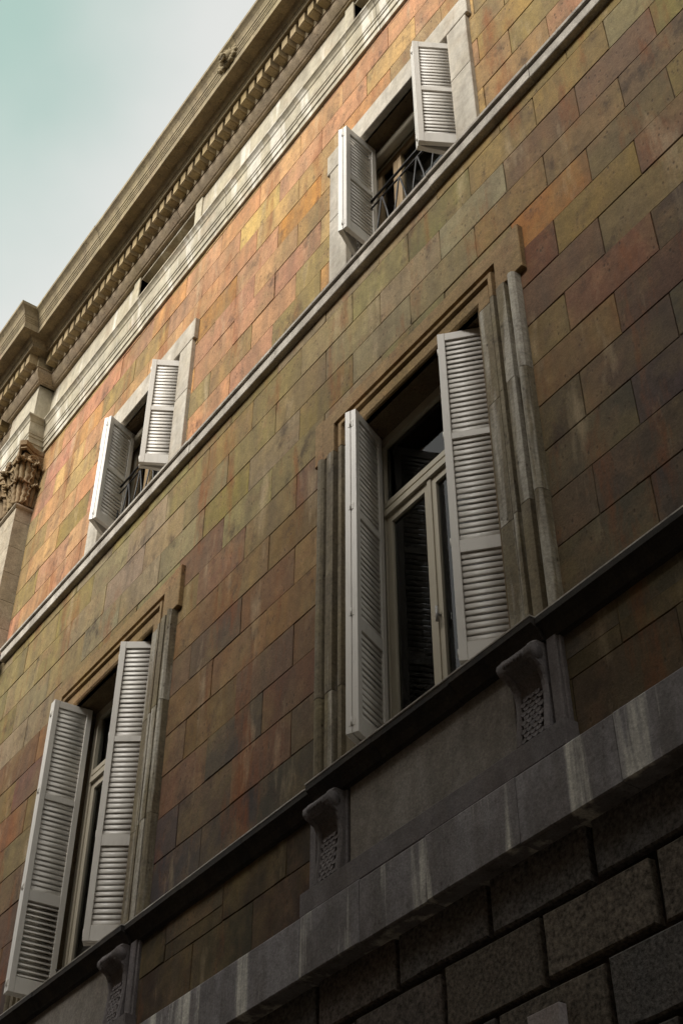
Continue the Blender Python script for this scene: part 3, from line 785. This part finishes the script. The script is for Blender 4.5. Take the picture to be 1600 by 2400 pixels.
outer = [(0.0235 * math.cos(PI + PI * i / n), 0.006, 0.012 + 0.024 * math.sin(PI + PI * i / n)) for i in range(n + 1)]
sm.add(fan + outer, [(0, i + 1, i + 2) for i in range(n)] + [(i + 1, n + 2 + i, n + 3 + i, i + 2) for i in range(n)])
SCALE = sm.mesh('scale', M['console'])
for a in AX:
    MB().bbox(a - 0.76, a + 0.76, -0.02, 0.022, 4.02, 4.60, 0.004).obj('apron_panel', M['apron'], bld)
    for s in (-1, 1):
        x0, x1 = sorted((a + s * 0.785, a + s * 1.165))
        q = MB(); q.bbox(x0, x1, -0.02, 0.03, 4.00, 4.60, 0.006)
        xo = sorted((a + s * 1.075, a + s * 1.15)); q.bbox(xo[0], xo[1], 0.0, 0.052, 4.00, 4.596, 0.008)
        q.obj('lesene', M['console'], bld)
        console(a + s * 0.93, bld)
    q = MB(); q.bbox(a - 1.185, a + 1.185, -0.02, 0.098, 3.862, 4.028, 0.010); q.obj('plinth_ledge', M['console'], bld)

# ---- window surrounds ------------------------------------------------
JS = 0.44 / 0.465
SP = [(0.0, -0.05), (0.0, 0.004), (0.022, 0.016), (0.136, 0.018), (0.140, 0.009), (0.162, 0.009), (0.168, 0.042), (0.206, 0.044), (0.212, 0.010), (0.254, 0.010),
      (0.258, 0.050), (0.352, 0.050), (0.36, 0.046), (0.44, 0.045), (0.452, 0.040), (0.460, 0.030), (0.465, -0.005)]
SPJ = [(0.0, -0.05), (0.0, 0.004), (0.022, 0.016), (0.136, 0.018), (0.140, 0.009), (0.162, 0.009), (0.168, 0.042), (0.206, 0.044), (0.212, 0.010), (0.254, 0.010),
       (0.258, 0.058), (0.300, 0.062), (0.342, 0.060), (0.348, 0.022), (0.380, 0.022), (0.388, 0.056), (0.402, 0.074), (0.424, 0.082), (0.446, 0.076), (0.460, 0.058), (0.465, -0.005)]
SP = [(u * JS, d) for u, d in SP]; SPJ = [(u * JS, d) for u, d in SPJ]
KZ = 0.864
SH = 0.72          # half width of the dressed opening; its axis sits a little off the joinery's
for a in AX:
    ac = a + 0.051
    xl, xr, zt_ = ac - SH, ac + SH, 7.71
    jl = 1.0
    if a == AX[1]: xl, jl = ac - 0.86, 0.30 / 0.44      # the jamb beside the pilaster is the narrower one
    ZE = 7.63
    sur = MB()
    rows = [[W(xl - u * jl, d, ZE), W(xl - u * jl, d, zt_ + u * KZ), W(xr + u, d, zt_ + u * KZ), W(xr + u, d, ZE)] for u, d in SP]
    sur.sweep(rows)
    for r in (0, 3): sur.add([row[r] for row in rows], [tuple(range(len(rows)))])
    for s in (-1, 1):      # ears
        x0, x1 = sorted((ac + s * (SH + 0.39), ac + s * (SH + 0.505))) if s > 0 else (xl - 0.44 * jl - 0.065, xl - 0.39 * jl)
        sur.bbox(x0, x1, -0.02, 0.0475, ZE + 0.001, zt_ + 0.381, 0.006)
    sur = sur.obj('window_surround', M['head'], bld)
    for s in (-1, 1):
        zz = [4.70, 5.62, 6.68, ZE - 0.004] if s > 0 else [4.70, 5.40, 6.42, ZE - 0.004]
        for z0, z1 in zip(zz, zz[1:]):
            q = MB(); dd = rnd.uniform(-0.003, 0.003); x_ = xr if s > 0 else xl; js = 1.0 if s > 0 else jl
            rr = [[W(x_ + s * u * js, d + dd, z) for u, d in SPJ] for z in (z0 + 0.002, z1 - 0.002)]
            q.sweep(rr, True); q.obj('jamb_block', M['jamb'], sur)
    # upper window: flat marble surround with a long lintel
    up = MB(); z0, z1 = 11.385, 11.69
    up.bbox(a - 1.045, a + 1.045, -0.03, 0.052, z0, z1, 0.006)
    up = up.obj('window_surround', M['marble'], bld)
    for s in (-1, 1):
        x0, x1 = sorted((a + s * 0.755, a + s * 1.008))
        for zz0, zz1 in ((9.665, 10.62), (10.625, 11.383)):
            MB().bbox(x0, x1, -0.03, 0.046, zz0, zz1, 0.005).obj('jamb_block', M['marble'], up)

# ---- windows ----------------------------------------------------------
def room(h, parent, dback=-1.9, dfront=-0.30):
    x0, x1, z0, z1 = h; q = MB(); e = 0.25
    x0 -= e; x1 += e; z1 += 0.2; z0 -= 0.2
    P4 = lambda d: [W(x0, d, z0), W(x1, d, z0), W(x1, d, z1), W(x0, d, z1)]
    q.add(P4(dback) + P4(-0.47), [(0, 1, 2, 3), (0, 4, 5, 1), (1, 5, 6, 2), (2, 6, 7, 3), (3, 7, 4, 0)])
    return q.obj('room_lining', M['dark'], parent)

def tall_window(a):
    x0, x1, z0, z1 = a - 0.75, a + 0.75, 4.62, 7.71
    D0, D1 = -0.30, -0.24
    mx_ = a - 0.16
    q = MB()
    q.box(x0, x0 + 0.08, D0, D1, z0, z1); q.box(x1 - 0.08, x1, D0, D1, z0, z1); q.box(x0 + 0.08, x1 - 0.08, D0, D1, z1 - 0.09, z1)
    q.box(x0 + 0.08, x1 - 0.08, D0, D1, z0, z0 + 0.10)
    q.box(x0 + 0.08, x1 - 0.08, D0, D1, 6.99, 7.04); q.box(x0 + 0.08, x1 - 0.08, D0, D1 - 0.022, 6.955, 6.99); q.box(x0 + 0.08, x1 - 0.08, D0, D1 + 0.012, 6.90, 6.955)
    w = q.obj('window', M['cream'], bld)
    for sx0, sx1 in ((x0 + 0.082, mx_ - 0.002), (mx_ + 0.002, x1 - 0.082)):
        q = MB(); s0, s1 = D0 - 0.005, D1 - 0.014; t = 0.062
        q.box(sx0, sx0 + t, s0, s1, z0 + 0.102, 6.895); q.box(sx1 - t, sx1, s0, s1, z0 + 0.102, 6.895)
        q.box(sx0 + t, sx1 - t, s0, s1, 6.83, 6.895); q.box(sx0 + t, sx1 - t, s0, s1, z0 + 0.102, z0 + 0.22)
        q.obj('casement', M['cream'], w)
        MB().box(sx0 + t - 0.004, sx1 - t + 0.004, -0.282, -0.276, z0 + 0.216, 6.834).obj('pane', M['glass'], w)
    MB().box(mx_ - 0.02, mx_ + 0.02, D1 - 0.014, D1 - 0.002, z0 + 0.11, 6.89).obj('meeting_bead', M['cream'], w)
    MB().box(x0 + 0.076, x1 - 0.076, -0.282, -0.276, 7.036, z1 - 0.086).obj('pane', M['glass'], w)
    q = MB(); q.tube([W(mx_ + 0.035, D1 + 0.02, 5.60), W(mx_ + 0.035, D1 + 0.02, 5.72)], 0.010, 8); q.tube([W(mx_ + 0.035, D1 - 0.02, 5.66), W(mx_ + 0.035, D1 + 0.02, 5.66)], 0.008, 8)
    q.obj('handle', M['steel'], w)
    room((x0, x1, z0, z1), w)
    return w
def small_window(a):
    x0, x1, z0, z1 = a - 0.755, a + 0.755, 9.66, 11.385
    D0, D1 = -0.34, -0.27
    mx_ = a - 0.40
    q = MB()
    q.box(x0, x0 + 0.07, D0, D1, z0, z1); q.box(x1 - 0.07, x1, D0, D1, z0, z1); q.box(x0 + 0.07, x1 - 0.07, D0, D1, z1 - 0.10, z1); q.box(x0 + 0.07, x1 - 0.07, D0, D1, z0, z0 + 0.08)
    w = q.obj('window', M['cream'], bld)
    for sx0, sx1, k in ((x0 + 0.072, mx_ - 0.002, 0), (mx_ + 0.002, x1 - 0.072, 1)):
        q = MB(); s0, s1 = D0 - 0.005, D1 - 0.014; t = 0.055
        q.box(sx0, sx0 + t, s0, s1, z0 + 0.082, z1 - 0.105); q.box(sx1 - t, sx1, s0, s1, z0 + 0.082, z1 - 0.105)
        q.box(sx0 + t, sx1 - t, s0, s1, z1 - 0.165, z1 - 0.105); q.box(sx0 + t, sx1 - t, s0, s1, z0 + 0.082, z0 + 0.17)
        q.obj('casement', M['wood'], w)
        MB().box(sx0 + t - 0.004, sx1 - t + 0.004, -0.318, -0.312, z0 + 0.166, z1 - 0.161).obj('pane', M['glass'], w)
    q = MB(); q.tube([W(x0 + 0.02, -0.20, z1 - 0.09), W(x1 - 0.02, -0.20, z1 - 0.09)], 0.055, 14); q.obj('blind_roll', M['cream'], w)
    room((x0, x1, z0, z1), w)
    # wrought-iron guard in the opening
    r = MB(); zb, zt2 = 9.72, 10.50; dd = -0.075
    r.tube([W(x0, dd, zt2), W(x1, dd, zt2)], 0.013, 8); r.tube([W(x0, dd, zb + 0.06), W(x1, dd, zb + 0.06)], 0.011, 8); r.tube([W(x0, dd, zt2 - 0.10), W(x1, dd, zt2 - 0.10)], 0.009, 8)
    r = r.obj('guard_rail', M['iron'], w)
    for i in range(12):
        t0, t1 = (i + 0.05) / 12, (i + 0.95) / 12
        if i % 2: t0, t1 = t1, t0
        q = MB(); q.tube([W(x0 + (x1 - x0) * t0, dd, zb + 0.06), W(x0 + (x1 - x0) * (t0 + t1) / 2, dd - 0.006, (zb + zt2) / 2 + 0.02), W(x0 + (x1 - x0) * t1, dd, zt2 - 0.10)], 0.009, 6)
        q.obj('baluster', M['iron'], r)
    return w
for a in AX:
    tall_window(a); small_window(a)

# ---- shutters: each folded pair of leaves swings on its own ------------
def slat_mesh(w, hgt, tilt, name='slat'):
    b = MB(); c, s = math.cos(tilt), math.sin(tilt); h = hgt / 2
    sec = [(0.0075 * math.cos(a), h * math.sin(a)) for a in [2 * PI * k / 10 for k in range(10)]]
    rot = [(y * c - z * s, y * s + z * c) for y, z in sec]
    b.sweep([[(0, y, z) for y, z in rot], [(w, y, z) for y, z in rot]], True, True)
    return b.mesh(name, M['white'])
SL = {}
def slat(w, p, tilt):
    k = (round(w, 3), round(p, 3), round(tilt, 2))
    if k not in SL: SL[k] = slat_mesh(w, p * (0.99 if abs(tilt) < 0.6 else 0.86), tilt)
    return SL[k]
LEAF_W, LEAF_T, STILE = 0.388, 0.044, 0.052
def shutter(label, tip, ang, z0, H, fracs, group, fold=4.0, tilts=None, stay=False):
    """tip: fold line (along, out); ang: direction from the fold to the hinge in the (along, out) plane, degrees"""
    th = -math.radians(ang)
    root = empty('louvred_shutter', W(tip[0], tip[1], z0), label, 'shutter', group, (0, 0, th))
    for li in range(2):
        b = MB(); y0, y1 = 0.0, LEAF_T
        b.raw(0, STILE, y0, y1, 0, H); b.raw(LEAF_W - STILE, LEAF_W, y0, y1, 0, H)
        edges = [0.0] + [1 - f for f in fracs[::-1]] + [1.0]
        # fracs: panel tops/bottoms from the top -> rails lie between
        tb = sorted(1 - f for f in fracs)
        rails = [(0, tb[0])] + [(tb[i], tb[i + 1]) for i in range(1, len(tb) - 1, 2)] + [(tb[-1], 1)]
        for r0, r1 in rails: b.raw(STILE, LEAF_W - STILE, y0 + 0.002, y1 - 0.002, r0 * H, r1 * H)
        rot = 0.0 if li == 0 else math.radians(fold)
        leaf = b.local('leaf', M['white'], root, (0, 0.0 if li == 0 else LEAF_T + 0.004, 0), (0, 0, rot))
        bev = leaf.modifiers.new('edge', 'BEVEL'); bev.width = 0.0025; bev.segments = 1
        panels = [(tb[i] * H, tb[i + 1] * H) for i in range(0, len(tb), 2)]
        for pi_, (p0, p1) in enumerate(panels[::-1]):
            n = max(3, round((p1 - p0) / 0.05)); p = (p1 - p0) / n
            tl = (tilts[pi_] if tilts else math.radians(-10)); wd = LEAF_W - 2 * STILE + 0.006
            me = slat(wd, p, tl)
            for k in range(n):
                o = bpy.data.objects.new('slat', me); C.objects.link(o); o.parent = leaf; o.location = (STILE - 0.003, LEAF_T / 2 - 0.002, p0 + (k + 0.5) * p)
                o.rotation_euler = (rnd.gauss(0, 0.06), rnd.gauss(0, 0.004), 0)
    for f in ((0.03, 0.33, 0.66, 0.95) if H > 2 else (0.06, 0.93)):
        q = MB(); q.raw(-0.003, 0.0, LEAF_T - 0.02, LEAF_T + 0.024, f * H - 0.03, f * H + 0.03)
        q.tube([(-0.006, LEAF_T + 0.002, f * H - 0.03), (-0.006, LEAF_T + 0.002, f * H + 0.03)], 0.006, 8)
        q.local('hinge', M['white'], root)
    if stay:
        q = MB(); q.tube([(LEAF_W - 0.01, -0.004, 0.26), (LEAF_W + 0.05, -0.04, 0.25), (LEAF_W + 0.11, -0.10, 0.26)], 0.004, 6); q.local('stay_hook', M['iron'], root)
    return root
FB = [0.026, 0.351, 0.371, 0.680, 0.716, 0.954]
FU = [0.056, 0.466, 0.506, 0.918]
G1, G2 = 'tall shutters of the lower windows', 'short shutters of the upper windows'
rad = math.radians
shutter('tall white louvred shutter swung square to wall, tall window farther from the pilaster', (-5.916, 0.139), -113, 4.825, 2.865, FB, G1, 3, stay=True)
shutter('tall white louvred shutter half across the tall window farther from the pilaster', (-4.992, 0.096), -41, 4.825, 2.865, FB, G1, 4)
shutter('tall white louvred shutter with wide open bottom slats, tall window nearer the pilaster', (-10.666, 0.217), -85, 4.825, 2.865, FB, G1, 2.5, [rad(-10), rad(-10), rad(-44)], stay=True)
shutter('tall white louvred shutter with all slats closed, tall window nearer the pilaster', (-9.50, 0.153), -54, 4.825, 2.865, FB, G1, 4)
shutter('short white shutter square to wall with shaded slats, upper window farther from the pilaster', (-5.878, 0.244), -99, 9.825, 1.535, FU, G2, 20)
shutter('short white shutter with bright slats over stone jamb, upper window farther from the pilaster', (-4.855, 0.27), -59, 9.815, 1.545, FU, G2, 9)
shutter('short white shutter square to wall with shaded slats, upper window nearer the pilaster', (-10.407, 0.206), -108, 9.835, 1.525, FU, G2, 16)
shutter('short white shutter with bright slats over stone jamb, upper window nearer the pilaster', (-9.412, 0.254), -59, 9.825, 1.535, FU, G2, 9)

# ---- small pale plaque on the rusticated base ---------------------------
pq = MB(); px0, px1, pz1 = -1.066 * DIST * 0.99, -1.017 * DIST * 0.99, 0.5975 * DIST * 0.99
pq.bbox(px0, px1, -0.02, 0.045, pz1 - 0.34, pz1, 0.004)
pl = pq.obj('wall_plaque', M['plaque'])
tag(pl, 'small pale grey stone plaque set on the dark rusticated base', 'plaque')
MB().bbox(px0 - 0.02, px0 + 0.02, -0.02, 0.030, pz1 - 0.32, pz1 - 0.025, 0.003).obj('mounting_strip', M['plaque'], pl)
